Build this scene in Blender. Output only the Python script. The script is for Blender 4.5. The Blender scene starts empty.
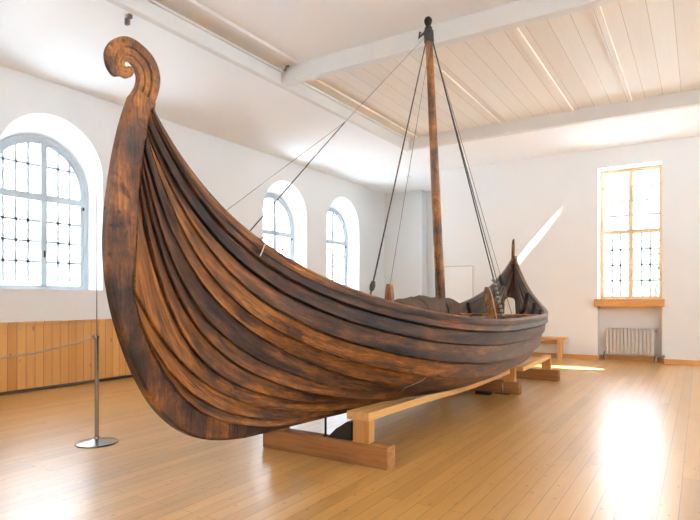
import bpy, bmesh, math, random
from mathutils import Vector, Matrix
random.seed(7)
SC = bpy.context.scene
COL = SC.collection
PI = math.pi

# ------------------------------------------------------------------ helpers
class MB:
    def __init__(s): s.v=[]; s.f=[]; s.uv=[]          # uv per face: list of loops or None
    def add(s, vs, fs, uvs=None):
        o=len(s.v); s.v+= [tuple(p) for p in vs]
        for i,f in enumerate(fs):
            s.f.append(tuple(o+k for k in f)); s.uv.append([uvs[k] for k in f] if uvs else None)
    def box(s, a, b, bev=0.0):
        x0,y0,z0=a; x1,y1,z1=b
        if bev<=0:
            vs=[(x,y,z) for z in (z0,z1) for y in (y0,y1) for x in (x0,x1)]
            s.add(vs,[(0,2,3,1),(4,5,7,6),(0,1,5,4),(2,6,7,3),(0,4,6,2),(1,3,7,5)])
        else:
            bm=bmesh.new(); bmesh.ops.create_cube(bm,size=1)
            for v in bm.verts: v.co=Vector(((x0+x1)/2+v.co.x*(x1-x0),(y0+y1)/2+v.co.y*(y1-y0),(z0+z1)/2+v.co.z*(z1-z0)))
            bmesh.ops.bevel(bm,geom=list(bm.edges),offset=bev,segments=2,affect='EDGES',profile=.6)
            s.bm(bm)
    def bm(s, bm):
        bm.verts.index_update()
        s.add([v.co.copy() for v in bm.verts],[[v.index for v in f.verts] for f in bm.faces]); bm.free()
    def tube(s, pts, r, n=8, cap=True):
        pts=[Vector(p) for p in pts]; R=r if hasattr(r,'__len__') else [r]*len(pts)
        rings=[]; up=None
        for i,p in enumerate(pts):
            t=(pts[min(i+1,len(pts)-1)]-pts[max(i-1,0)]).normalized()
            if up is None:
                up=Vector((0,0,1)) if abs(t.z)<.9 else Vector((1,0,0))
            e1=t.cross(up).normalized(); e2=e1.cross(t).normalized(); up=e2
            rings.append([p+(e1*math.cos(2*PI*k/n)+e2*math.sin(2*PI*k/n))*R[i] for k in range(n)])
        vs=[q for r_ in rings for q in r_]; fs=[]
        for i in range(len(pts)-1):
            for k in range(n):
                k2=(k+1)%n; fs.append((i*n+k,i*n+k2,(i+1)*n+k2,(i+1)*n+k))
        if cap: fs.append(tuple(range(n))[::-1]); fs.append(tuple((len(pts)-1)*n+k for k in range(n)))
        s.add(vs,fs)
    def lathe(s, prof, c=(0,0,0), n=32):
        vs=[];fs=[]
        for (r,z) in prof:
            for k in range(n): a=2*PI*k/n; vs.append((c[0]+r*math.cos(a),c[1]+r*math.sin(a),c[2]+z))
        for i in range(len(prof)-1):
            for k in range(n):
                k2=(k+1)%n; fs.append((i*n+k,i*n+k2,(i+1)*n+k2,(i+1)*n+k))
        fs.append(tuple(range(n))[::-1]); fs.append(tuple((len(prof)-1)*n+k for k in range(n)))
        s.add(vs,fs)
    def prism(s, poly, axis, a, b):      # poly in the other two axes, extruded along axis from a to b
        def P(u,v,w): return (w,u,v) if axis=='x' else ((u,w,v) if axis=='y' else (u,v,w))
        n=len(poly); vs=[P(u,v,a) for u,v in poly]+[P(u,v,b) for u,v in poly]
        fs=[tuple(range(n))[::-1],tuple(range(n,2*n))]+[(k,(k+1)%n,n+(k+1)%n,n+k) for k in range(n)]
        s.add(vs,fs)
    def build(s, name, mat, parent=None, smooth=False, angle=None, fix=True):
        me=bpy.data.meshes.new(name); me.from_pydata(s.v,[],s.f); me.update()
        if any(u for u in s.uv):
            L=me.uv_layers.new(name='UVMap')
            i=0
            for pi,p in enumerate(me.polygons):
                u=s.uv[pi]
                for k,li in enumerate(p.loop_indices):
                    L.data[li].uv=u[k] if u else (0,0)
        if fix:
            bm=bmesh.new(); bm.from_mesh(me); bmesh.ops.recalc_face_normals(bm,faces=bm.faces); bm.to_mesh(me); bm.free()
        if smooth:
            for p in me.polygons: p.use_smooth=True
            if angle: me.set_sharp_from_angle(angle=math.radians(angle))
        me.materials.append(mat)
        o=bpy.data.objects.new(name,me); COL.objects.link(o)
        if parent: o.parent=parent
        return o

def tag(o,label,cat,group=None):
    o['label']=label; o['category']=cat
    if group: o['group']=group
    return o
def root(name,label,cat,loc=(0,0,0),group=None):
    o=bpy.data.objects.new(name,None); COL.objects.link(o); o.location=loc; o.empty_display_size=.2
    return tag(o,label,cat,group)
def adopt(o,r):           # parent keeping the world position (roots are only translated)
    o.parent=r; o.matrix_parent_inverse=Matrix.Translation(r.location).inverted(); return o
def struct(o,label=None):
    o['kind']='structure'
    if label: o['label']=label
    return o

# ------------------------------------------------------------------ materials
def mat(name):
    m=bpy.data.materials.new(name); m.use_nodes=True; nt=m.node_tree
    return m,nt,nt.nodes['Principled BSDF'],nt.nodes,nt.links
def N(nt,t,**kw):
    n=nt.nodes.new(t)
    for k,v in kw.items(): setattr(n,k,v)
    return n
def ramp(nt,fac,stops,interp='LINEAR'):
    r=N(nt,'ShaderNodeValToRGB'); e=r.color_ramp.elements; r.color_ramp.interpolation=interp
    while len(e)<len(stops): e.new(.5)
    for i,(p,c) in enumerate(stops): e[i].position=p; e[i].color=(*c,1) if len(c)==3 else c
    nt.links.new(fac,r.inputs[0]); return r.outputs[0]
def math_(nt,op,a,b=None,c=None):
    n=N(nt,'ShaderNodeMath',operation=op)
    for i,x in enumerate((a,b,c)):
        if x is None: continue
        if isinstance(x,(int,float)): n.inputs[i].default_value=x
        else: nt.links.new(x,n.inputs[i])
    return n.outputs[0]
def mixc(nt,fac,a,b,mode='MIX'):
    n=N(nt,'ShaderNodeMix',data_type='RGBA',blend_type=mode)
    for s,x in ((n.inputs[0],fac),(n.inputs[6],a),(n.inputs[7],b)):
        if isinstance(x,(int,float)): s.default_value=x
        elif isinstance(x,tuple): s.default_value=(*x,1)
        else: nt.links.new(x,s)
    return n.outputs[2]
def coords(nt,kind='Object',scale=(1,1,1),loc=(0,0,0),rot=(0,0,0)):
    t=N(nt,'ShaderNodeTexCoord'); m=N(nt,'ShaderNodeMapping')
    m.inputs['Scale'].default_value=scale; m.inputs['Location'].default_value=loc; m.inputs['Rotation'].default_value=rot
    nt.links.new(t.outputs[kind],m.inputs[0]); return m.outputs[0]
def noise(nt,vec,scale,detail=4,rough=.55,dist=0):
    n=N(nt,'ShaderNodeTexNoise'); n.inputs['Scale'].default_value=scale; n.inputs['Detail'].default_value=detail
    n.inputs['Roughness'].default_value=rough; n.inputs['Distortion'].default_value=dist
    nt.links.new(vec,n.inputs['Vector']); return n.outputs['Fac']
def bump(nt,h,strength,dist,bsdf):
    b=N(nt,'ShaderNodeBump'); b.inputs['Strength'].default_value=strength; b.inputs['Distance'].default_value=dist
    nt.links.new(h,b.inputs['Height']); nt.links.new(b.outputs[0],bsdf.inputs['Normal'])

def plain(name,col,rough=.5,metal=0,nscale=8,var=.08,bstr=0):
    m,nt,b,_,L=mat(name)
    n=noise(nt,coords(nt),nscale,3)
    c=mixc(nt,n,tuple(x*(1-var) for x in col),tuple(min(1,x*(1+var)) for x in col))
    L.new(c,b.inputs['Base Color']); b.inputs['Roughness'].default_value=rough; b.inputs['Metallic'].default_value=metal
    if bstr: bump(nt,noise(nt,coords(nt),nscale*6,3),bstr,.01,b)
    return m

def ship_wood(name,seed,bias,uv=True,gain=1.0,stretch=(.7,11,11),sheen_grey=0.0):
    """tarred, weathered oak: dark brown to worn orange brown; bias shifts the mix"""
    m,nt,b,_,L=mat(name)
    loc=(seed*3.71,seed*1.93,seed*.77)
    kind='UV' if uv else 'Object'
    st=coords(nt,kind,stretch,loc); lg=coords(nt,kind,(.55,3.2,1.2) if uv else (1,1,1),(loc[1],loc[2],loc[0]))
    fine=coords(nt,kind,tuple(s*4 for s in stretch),loc)
    n1=noise(nt,st,1.3,6,.65,.4); n2=noise(nt,lg,1.5,4,.6,.3); n3=noise(nt,fine,2.2,5,.7)
    pt=noise(nt,coords(nt,kind,(5,14,14) if uv else (5,5,5),loc),1.0,5,.7)
    f=math_(nt,'ADD',math_(nt,'MULTIPLY',n1,.8),math_(nt,'MULTIPLY',n2,1.1))
    f=math_(nt,'ADD',f,math_(nt,'MULTIPLY',math_(nt,'SUBTRACT',pt,.5),.75))
    f=math_(nt,'ADD',f,bias-.55)
    g=gain
    c=ramp(nt,f,[(.20,(.011*g,.005*g,.0035*g)),(.36,(.034*g,.014*g,.008*g)),(.50,(.090*g,.032*g,.012*g)),(.64,(.20*g,.070*g,.017*g)),(.84,(.38*g,.145*g,.030*g))])
    gr=ramp(nt,n3,[(.30,(.16,.14,.13)),(.47,(.8,.8,.8)),(.58,(1.05,1.05,1.05)),(.75,(1.5,1.4,1.25))])
    c=mixc(nt,.85,c,gr,'MULTIPLY')
    # remains of tar and bare worn patches with ragged edges
    pv=noise(nt,coords(nt,kind,(1.6,7,7) if uv else (3,3,3),(loc[2],loc[0],loc[1])),1.4,7,.72,.6)
    c=mixc(nt,1.0,c,ramp(nt,pv,[(.37,(.34,.30,.30)),(.42,(1,1,1)),(.58,(1,1,1)),(.62,(1.7,1.55,1.2))]),'MULTIPLY')
    # small dark knots and nail stains
    vo=N(nt,'ShaderNodeTexVoronoi'); vo.inputs['Scale'].default_value=1.0; L.new(coords(nt,kind,(2.3,8,8) if uv else (7,7,7),loc),vo.inputs['Vector'])
    kn=ramp(nt,vo.outputs['Distance'],[(.05,(.12,.1,.09)),(.13,(1,1,1))])
    c=mixc(nt,.8,c,kn,'MULTIPLY')
    if sheen_grey:      # grey towards the after half: window sheen painted in, plus weathering
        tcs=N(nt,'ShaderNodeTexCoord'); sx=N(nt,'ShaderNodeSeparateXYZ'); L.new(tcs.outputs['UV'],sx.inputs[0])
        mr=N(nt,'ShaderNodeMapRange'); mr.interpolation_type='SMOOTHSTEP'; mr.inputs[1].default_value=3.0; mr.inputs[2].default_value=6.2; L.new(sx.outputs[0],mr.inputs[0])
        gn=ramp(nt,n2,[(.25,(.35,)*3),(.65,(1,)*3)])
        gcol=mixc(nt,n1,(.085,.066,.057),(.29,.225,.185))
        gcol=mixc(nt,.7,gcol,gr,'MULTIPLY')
        c=mixc(nt,math_(nt,'MULTIPLY',math_(nt,'MULTIPLY',mr.outputs[0],gn),sheen_grey),c,gcol)
    L.new(c,b.inputs['Base Color'])
    r=ramp(nt,n1,[(.25,(.34,)*3),(.8,(.56,)*3)]); L.new(r,b.inputs['Roughness'])
    b.inputs['Specular IOR Level'].default_value=.30
    bump(nt,math_(nt,'ADD',n3,math_(nt,'MULTIPLY',n1,.8)),.6,.015,b)
    return m

def pine(name,c0,c1,axis='y',rough=.45,seed=0):
    m,nt,b,_,L=mat(name)
    sc={'x':(.6,9,9),'y':(9,.6,9),'z':(9,9,.6)}[axis]
    v=coords(nt,'Object',sc,(seed,seed*2,seed*3))
    n1=noise(nt,v,1.6,5,.6,1.2)
    c=ramp(nt,n1,[(.3,c0),(.7,c1)])
    vo=N(nt,'ShaderNodeTexVoronoi'); vo.inputs['Scale'].default_value=1
    L.new(coords(nt,'Object',tuple(s*.6+1 for s in sc),(seed,1,2)),vo.inputs['Vector'])
    c=mixc(nt,.7,c,ramp(nt,vo.outputs['Distance'],[(.04,(.25,.16,.1)),(.1,(1,1,1))]),'MULTIPLY')
    L.new(c,b.inputs['Base Color']); b.inputs['Roughness'].default_value=rough
    bump(nt,n1,.15,.01,b); return m

def floor_mat():
    m,nt,b,_,L=mat('floorboards')
    v=coords(nt,'Object',(1,1,1),(0,0,0),(0,0,PI/2))
    br=N(nt,'ShaderNodeTexBrick'); br.offset=.37; br.offset_frequency=2; br.squash=1
    for k,x in (('Scale',1),('Mortar Size',.0022),('Mortar Smooth',.1),('Bias',0),('Brick Width',2.7),('Row Height',.125)): br.inputs[k].default_value=x
    br.inputs['Color1'].default_value=(0,0,0,1); br.inputs['Color2'].default_value=(1,1,1,1); br.inputs['Mortar'].default_value=(.5,.5,.5,1)
    L.new(v,br.inputs['Vector'])
    g=coords(nt,'Object',(11,.7,1)); n=noise(nt,g,1.5,6,.62,.9); n2=noise(nt,coords(nt,'Object',(.5,.3,1)),1.2,3)
    f=math_(nt,'ADD',math_(nt,'MULTIPLY',br.outputs['Color'],.26),math_(nt,'ADD',math_(nt,'MULTIPLY',n,.5),math_(nt,'MULTIPLY',n2,.2)))
    c=ramp(nt,f,[(.15,(.34,.150,.032)),(.5,(.53,.260,.066)),(.9,(.68,.385,.122))])
    vo=N(nt,'ShaderNodeTexVoronoi'); vo.inputs['Scale'].default_value=1; vo.voronoi_dimensions='2D'; L.new(coords(nt,'Object',(5.2,2.2,1)),vo.inputs['Vector'])
    c=mixc(nt,.75,c,ramp(nt,vo.outputs['Distance'],[(.02,(.35,.2,.1)),(.06,(1,1,1))]),'MULTIPLY')
    c=mixc(nt,br.outputs['Fac'],c,(.12,.05,.018))
    L.new(c,b.inputs['Base Color'])
    r=ramp(nt,noise(nt,coords(nt,'Object',(3,.8,1)),1.4,4),[(.3,(.285,)*3),(.75,(.36,)*3)]); L.new(r,b.inputs['Roughness'])
    b.inputs['Specular IOR Level'].default_value=.7; b.inputs['Coat Weight'].default_value=.55; b.inputs['Coat Roughness'].default_value=.29; b.inputs['Coat IOR'].default_value=1.6
    h=math_(nt,'SUBTRACT',math_(nt,'MULTIPLY',n,.15),br.outputs['Fac'])
    bump(nt,h,.12,.004,b); return m

def boards(name,c0,c1,gap,width,along,rough=.5,bstr=.4,rotv=None,knots=0):
    """plank panelling; 'along' is the axis the boards run, 'across' the other one"""
    m,nt,b,_,L=mat(name)
    t=N(nt,'ShaderNodeTexCoord'); sp=N(nt,'ShaderNodeSeparateXYZ'); L.new(t.outputs['Object'],sp.inputs[0])
    cb=N(nt,'ShaderNodeCombineXYZ'); a,c_=along
    L.new(sp.outputs[a.upper()],cb.inputs[0]); L.new(sp.outputs[c_.upper()],cb.inputs[1])
    br=N(nt,'ShaderNodeTexBrick'); br.offset=0
    for k,x in (('Scale',1),('Mortar Size',.004),('Mortar Smooth',.3),('Bias',0),('Brick Width',60),('Row Height',width)): br.inputs[k].default_value=x
    br.inputs['Color1'].default_value=(0,0,0,1); br.inputs['Color2'].default_value=(1,1,1,1)
    L.new(cb.outputs[0],br.inputs['Vector'])
    mp=N(nt,'ShaderNodeMapping'); mp.inputs['Scale'].default_value=(.7,11,1); L.new(cb.outputs[0],mp.inputs[0])
    n=noise(nt,mp.outputs[0],1.3,5,.6,1.0)
    f=math_(nt,'ADD',math_(nt,'MULTIPLY',br.outputs['Color'],.45),math_(nt,'MULTIPLY',n,.55))
    c=ramp(nt,f,[(.2,c0),(.8,c1)])
    if knots:
        mp2=N(nt,'ShaderNodeMapping'); mp2.inputs['Scale'].default_value=(2.5,7,1); L.new(cb.outputs[0],mp2.inputs[0])
        vo=N(nt,'ShaderNodeTexVoronoi'); vo.inputs['Scale'].default_value=1; L.new(mp2.outputs[0],vo.inputs['Vector'])
        c=mixc(nt,knots,c,ramp(nt,vo.outputs['Distance'],[(.06,(.3,.14,.07)),(.13,(1,1,1))]),'MULTIPLY')
    c=mixc(nt,br.outputs['Fac'],c,gap); L.new(c,b.inputs['Base Color']); b.inputs['Roughness'].default_value=rough
    bump(nt,math_(nt,'SUBTRACT',1,br.outputs['Fac']),bstr,.01,b); return m

def glass_mat():
    m=bpy.data.materials.new('window_glass'); m.use_nodes=True; nt=m.node_tree; nt.nodes.clear()
    o=N(nt,'ShaderNodeOutputMaterial'); mx=N(nt,'ShaderNodeMixShader'); tr=N(nt,'ShaderNodeBsdfTransparent'); gl=N(nt,'ShaderNodeBsdfGlossy')
    lw=N(nt,'ShaderNodeLayerWeight'); lw.inputs[0].default_value=.5
    fr=math_(nt,'MULTIPLY_ADD',math_(nt,'POWER',lw.outputs['Facing'],5),.6,.03)
    tr.inputs[0].default_value=(.97,.985,.99,1); gl.inputs['Roughness'].default_value=.02
    n=noise(nt,coords(nt),2.0,2); b=N(nt,'ShaderNodeBump'); b.inputs['Strength'].default_value=.05; nt.links.new(n,b.inputs['Height']); nt.links.new(b.outputs[0],gl.inputs['Normal'])
    nt.links.new(fr,mx.inputs[0]); nt.links.new(tr.outputs[0],mx.inputs[1]); nt.links.new(gl.outputs[0],mx.inputs[2]); nt.links.new(mx.outputs[0],o.inputs[0])
    return m

M={}
M['wall']=plain('white_plaster',(.80,.788,.77),.85,0,1.5,.02,.05)
M['ceil']=plain('ceiling_paint',(.90,.895,.885),.8,0,1.2,.015)
M['reveal']=M['wall']
M['beam']=plain('painted_beam',(.72,.69,.65),.6,0,3,.03)
M['plankceil']=boards('painted_ceiling_boards',(.74,.655,.55),(.83,.75,.65),(.42,.34,.26),.30,('y','x'),.6,.3)
M['floor']=floor_mat()
M['wains']=boards('pine_wainscot',(.48,.205,.046),(.67,.345,.105),(.14,.05,.015),.14,('z','y'),.45,.5,None,.8)
M['honey']=pine('honey_pine',(.50,.22,.055),(.66,.34,.11),'x',.4)
M['honeyz']=pine('honey_pine_upright',(.52,.27,.09),(.66,.38,.15),'z',.45,3)
M['palepine']=pine('pale_pine',(.66,.46,.27),(.76,.56,.36),'z',.5,4)
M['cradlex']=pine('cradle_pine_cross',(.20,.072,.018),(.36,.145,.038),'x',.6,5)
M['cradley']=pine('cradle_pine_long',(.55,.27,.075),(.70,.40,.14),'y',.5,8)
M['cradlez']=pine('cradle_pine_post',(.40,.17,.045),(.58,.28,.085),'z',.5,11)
M['frame']=plain('window_frame_paint',(.50,.53,.56),.5,0,6,.04)
M['lead']=plain('lead_bar',(.62,.65,.69),.5,0,8,.05)
M['glass']=glass_mat()
M['rad']=plain('radiator_paint',(.56,.49,.43),.45,0,8,.03)
M['steel']=plain('brushed_steel',(.36,.345,.33),.25,1,30,.06)
M['darkmetal']=plain('dark_iron',(.030,.020,.015),.55,0,20,.1)
M['rust']=plain('rusty_bracket',(.12,.075,.06),.6,.2,20,.2)
M['rope']=plain('pale_rope',(.52,.45,.36),.85,0,90,.2,.5)
M['tarrope']=plain('tarred_rope',(.06,.045,.036),.8,0,90,.25,.5)
M['greyrope']=plain('weathered_rope',(.26,.22,.18),.85,0,90,.25,.5)
M['hide']=plain('dark_hide',(.085,.050,.032),.9,0,9,.6,1.0)
M['paleplank']=plain('weathered_pale_plank',(.82,.67,.52),.7,0,9,.15,.3)
M['white']=plain('white_door_paint',(.84,.825,.80),.5,0,2,.01)
M['black']=plain('black_rubber',(.012,.011,.010),.6,0,9,.1)
M['plastic']=plain('white_plastic',(.8,.79,.77),.4,0,5,.02)
M['bark']=plain('bark',(.06,.05,.045),.9,0,6,.3)
M['leaf']=plain('leaf',(.10,.16,.12),.7,0,3,.4)
M['ground']=plain('outdoor_gravel',(.78,.79,.80),.9,0,2,.1)

for k_ in ('hide','tarrope','greyrope','darkmetal'): M[k_].node_tree.nodes['Principled BSDF'].inputs['Specular IOR Level'].default_value=.15
# ------------------------------------------------------------------ room shell
XL=-9.15; YB=14.6; ZC=5.10; XR=5.0; YF=-4.0
DEP=.48

def wall_grid(name,axis,at,u0,u1,z0,z1,ops,depth,sign,mat_,label):
    """plaster wall with openings.  axis 'x': plane x=at, u=y.  axis 'y': plane y=at, u=x.  sign: outward direction along the axis.
    ops: dicts c,w,z0,z1(spring),arch(r or 0), zi (inner spring drop)"""
    mb=MB()
    def P(u,z,d=0): return (at+sign*d,u,z) if axis=='x' else (u,at+sign*d,z)
    def quad(a,b,c,d): mb.add([a,b,c,d],[(0,1,2,3)])
    cur=u0
    for o in sorted(ops,key=lambda o:o['c']):
        a,b=o['c']-o['w']/2,o['c']+o['w']/2
        quad(P(cur,z0),P(a,z0),P(a,z1),P(cur,z1))
        if o['z0']>z0: quad(P(a,z0),P(b,z0),P(b,o['z0']),P(a,o['z0']))
        n=28 if o['arch'] else 1
        def top(t,zs):
            if not o['arch']: return (a+(b-a)*t,zs)
            th=PI*(1-t); return (o['c']+o['w']/2*math.cos(th),zs+o['arch']*math.sin(th))
        zi=o.get('zi',o['z1'])
        for i in range(n):
            A=top(i/n,o['z1']);B=top((i+1)/n,o['z1']); Ai=top(i/n,zi);Bi=top((i+1)/n,zi)
            quad(P(*A),P(*B),P(B[0],z1),P(A[0],z1))
            quad(P(*A),P(*B),P(*Bi,depth),P(*Ai,depth))
        dd=depth+.12
        if o.get('sill',True): quad(P(a,o['z0']),P(b,o['z0']),P(b,o['z0'],dd),P(a,o['z0'],dd))
        for u in (a,b): quad(P(u,o['z0']),P(u,o['z1']),P(u,zi,depth),P(u,o['z0'],depth))
        # reveal continues a little past the glazing so that no light leaks round the frame
        cur=b
        if o.get('blind'):
            quad(P(a,o['z0'],depth),P(b,o['z0'],depth),P(b,o['z1'],depth),P(a,o['z1'],depth))
    quad(P(cur,z0),P(u1,z0),P(u1,z1),P(cur,z1))
    o_=mb.build(name,mat_,fix=False); return struct(o_,label)

arch=[dict(c=c,w=1.8,z0=1.64,z1=3.66,arch=.9,zi=3.38) for c in (2.1,5.23,11.4,14.17)]
wall_grid('wall_left','x',XL,YF,15.26,0,ZC,arch,DEP,-1,M['wall'],'white plaster wall on the left with deep arched window openings')
# right of the door the back wall; the niche below the window is a second opening stacked under it
wx0,wx1=-2.10,-.74
def back_wall():
    mb=MB()
    def q(*p): mb.add(p,[(0,1,2,3)])
    Y=YB; D=.46; DN=.26
    xs=[-6.17,wx0,wx1,XR]
    q((xs[0],Y,0),(xs[1],Y,0),(xs[1],Y,ZC),(xs[0],Y,ZC)); q((xs[2],Y,0),(xs[3],Y,0),(xs[3],Y,ZC),(xs[2],Y,ZC))
    zt,zs,zn=4.64,1.46,1.40
    q((wx0,Y,zt),(wx1,Y,zt),(wx1,Y,ZC),(wx0,Y,ZC)); q((wx0,Y,zn),(wx1,Y,zn),(wx1,Y,zs),(wx0,Y,zs))
    for x in (wx0,wx1):
        q((x,Y,zs),(x,Y+D+.1,zs),(x,Y+D+.1,zt),(x,Y,zt)); q((x,Y,0),(x,Y+DN,0),(x,Y+DN,zn),(x,Y,zn))
    q((wx0,Y,zt),(wx1,Y,zt),(wx1,Y+D+.1,zt),(wx0,Y+D+.1,zt)); q((wx0,Y,zs),(wx1,Y,zs),(wx1,Y+D+.1,zs),(wx0,Y+D+.1,zs))
    q((wx0,Y,zn),(wx1,Y,zn),(wx1,Y+DN,zn),(wx0,Y+DN,zn)); q((wx0,Y+DN,0),(wx1,Y+DN,0),(wx1,Y+DN,zn),(wx0,Y+DN,zn))
    # return into the alcove
    q((-6.17,Y,0),(-6.17,17.35,0),(-6.17,17.35,ZC),(-6.17,Y,ZC))
    struct(mb.build('wall_back',M['wall'],fix=False),'white back wall with tall window, radiator niche and corner of the alcove')
back_wall()
mb=MB()
def q(*p): mb.add(p,[(0,1,2,3)])
q((XL,15.26,0),(-9.27,15.26,0),(-9.27,15.26,ZC),(XL,15.26,ZC)); q((-9.27,15.26,0),(-9.27,16.95,0),(-9.27,16.95,ZC),(-9.27,15.26,ZC))
q((-9.27,16.95,0),(-7.84,16.95,0),(-7.84,16.95,ZC),(-9.27,16.95,ZC)); q((-7.84,16.95,0),(-7.84,17.35,0),(-7.84,17.35,ZC),(-7.84,16.95,ZC))
q((-7.84,17.35,0),(-6.17,17.35,0),(-6.17,17.35,ZC),(-7.84,17.35,ZC))
struct(mb.build('wall_alcove',M['wall'],fix=False),'white walls of the corner alcove beyond the arched windows')
rops=[dict(c=c,w=1.8,z0=1.4,z1=4.63,arch=0) for c in (-1.0,3.4,7.8,12.2)]
wall_grid('wall_right','x',XR,YF,YB,0,ZC,rops,.4,1,M['wall'],'white wall to the right of the camera with tall windows')
fops=[dict(c=c,w=1.8,z0=1.4,z1=4.63,arch=0) for c in ()]
wall_grid('wall_front','y',YF,XL,XR,0,ZC,fops,.4,-1,M['wall'],'white wall behind the camera')
mb=MB(); mb.box((-9.7,YF-.6,-.12),(XR+.6,17.5,0)); struct(mb.build('floor',M['floor']),'honey coloured polished pine floorboards')

# ceiling: soffit strips round a recess split by beams
XBm=-5.98; YX=7.30; YX2=7.46; YF0=12.14
mb=MB()
def slab(x0,x1,y0,y1,z=ZC,t=.5): mb.box((x0,y0,z),(x1,y1,z+t))
slab(-9.7,XBm-.0,YF-.6,YB); slab(XBm,XR+.6,YF0+.14,YB)
slab(-9.9,-6.17,YB,17.6); slab(-6.17,XR+.6,YB,YB+.6)
struct(mb.build('ceiling',M['ceil']),'white ceiling strip above the arched windows and along the back wall')
ZN=5.37; ZP=5.37
mb=MB(); mb.box((XBm,YF-.6,ZN),(XR+.6,YX,ZN+.23)); struct(mb.build('ceiling',M['ceil']),'smooth white recessed ceiling nearest the camera')
mb=MB(); mb.box((XBm,YX2,ZP),(XR+.6,YF0,ZP+.23)); struct(mb.build('ceiling',M['plankceil']),'cream boarded recessed ceiling beyond the cross beam')
n_trim=[0]
def trim(mb_,m,label):
    n_trim[0]+=1; return struct(mb_.build('trim_%d'%n_trim[0],m),label)
mb=MB(); mb.box((XBm+.001,YX,ZC),(XR+.3,YX2,ZP+.1),.012); trim(mb,M['beam'],'painted ceiling beam crossing behind the mast head')
mb=MB(); mb.box((XBm+.001,YF0,ZC-.005),(XR+.3,YF0+.14,ZP+.1),.012); trim(mb,M['beam'],'painted ceiling beam nearest the back wall')
mb=MB(); mb.box((XBm-.10,YF-.3,ZC-.006),(XBm+.012,YF0+.14,ZP+.05),.01); mb.box((XBm+.01,YF-.3,ZC+.19),(XBm+.05,YX,ZC+.235),.012); mb.box((XBm+.01,YX2,ZC+.19),(XBm+.05,YF0,ZC+.235),.012)
trim(mb,M['beam'],'long painted edge beam with a moulding along the recessed ceiling')
mb=MB(); mb.box((XBm+.012,YF-.3,ZN-.05),(XBm+.42,YX-.12,ZN+.02),.008); trim(mb,M['beam'],'wide painted board along the edge of the near recessed ceiling')
mb=MB(); mb.box((XBm+.012,YX2,ZN-.04),(XBm+.26,YF0,ZN+.02),.008); trim(mb,M['plankceil'],'narrow board along the edge of the boarded ceiling')
for xb,lab in ((-3.75,'thin batten on the boarded ceiling right of the mast'),(-2.25,'middle thin batten on the boarded ceiling'),(-1.17,'thin batten on the boarded ceiling above the tall window')):
    mb=MB(); mb.box((xb-.05,YX2,ZP-.035),(xb+.05,YF0,ZP+.02),.006); trim(mb,M['plankceil'],lab)
# wainscot, skirting
mb=MB(); mb.box((XL,YF,.05),(XL+.035,15.2,1.08),.003); trim(mb,M['wains'],'knotty orange pine board wainscot under the arched windows')
mb=MB(); mb.box((XL,YF,1.08),(XL+.06,15.2,1.12),.008); trim(mb,M['wains'],'pine rail capping the wainscot')
mb=MB(); mb.box((XL,YF,0),(XL+.055,15.2,.05),.004); b_=mb.build('baseboard_left',plain('dark_skirting',(.06,.035,.02),.5)); struct(b_,'dark skirting at the foot of the wainscot')
mb=MB(); mb.box((-5.0,YB-.022,0),(wx0,YB,.11),.005); mb.box((wx1,YB-.022,0),(XR,YB,.11),.005); mb.box((wx0,YB+.235,0),(wx1,YB+.26,.11),.004)
struct(mb.build('baseboard_back',M['honey']),'honey pine skirting board along the back wall')
# closed white door / panel in the back wall
mb=MB(); mb.box((-6.075,YB-.045,0),(-6.04,YB,2.395),.006); mb.box((-5.24,YB-.045,0),(-5.205,YB,2.395),.006); mb.box((-6.04,YB-.045,2.36),(-5.24,YB,2.395),.006)
d=struct(mb.build('door_1',plain('cream_door_casing',(.60,.54,.48),.5,0,2,.01)),'closed white door in the back wall behind the ship')
mb=MB(); mb.box((-6.04,YB-.03,.01),(-5.24,YB,2.36),.004); mb.build('leaf',M['white'],d)

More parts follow.
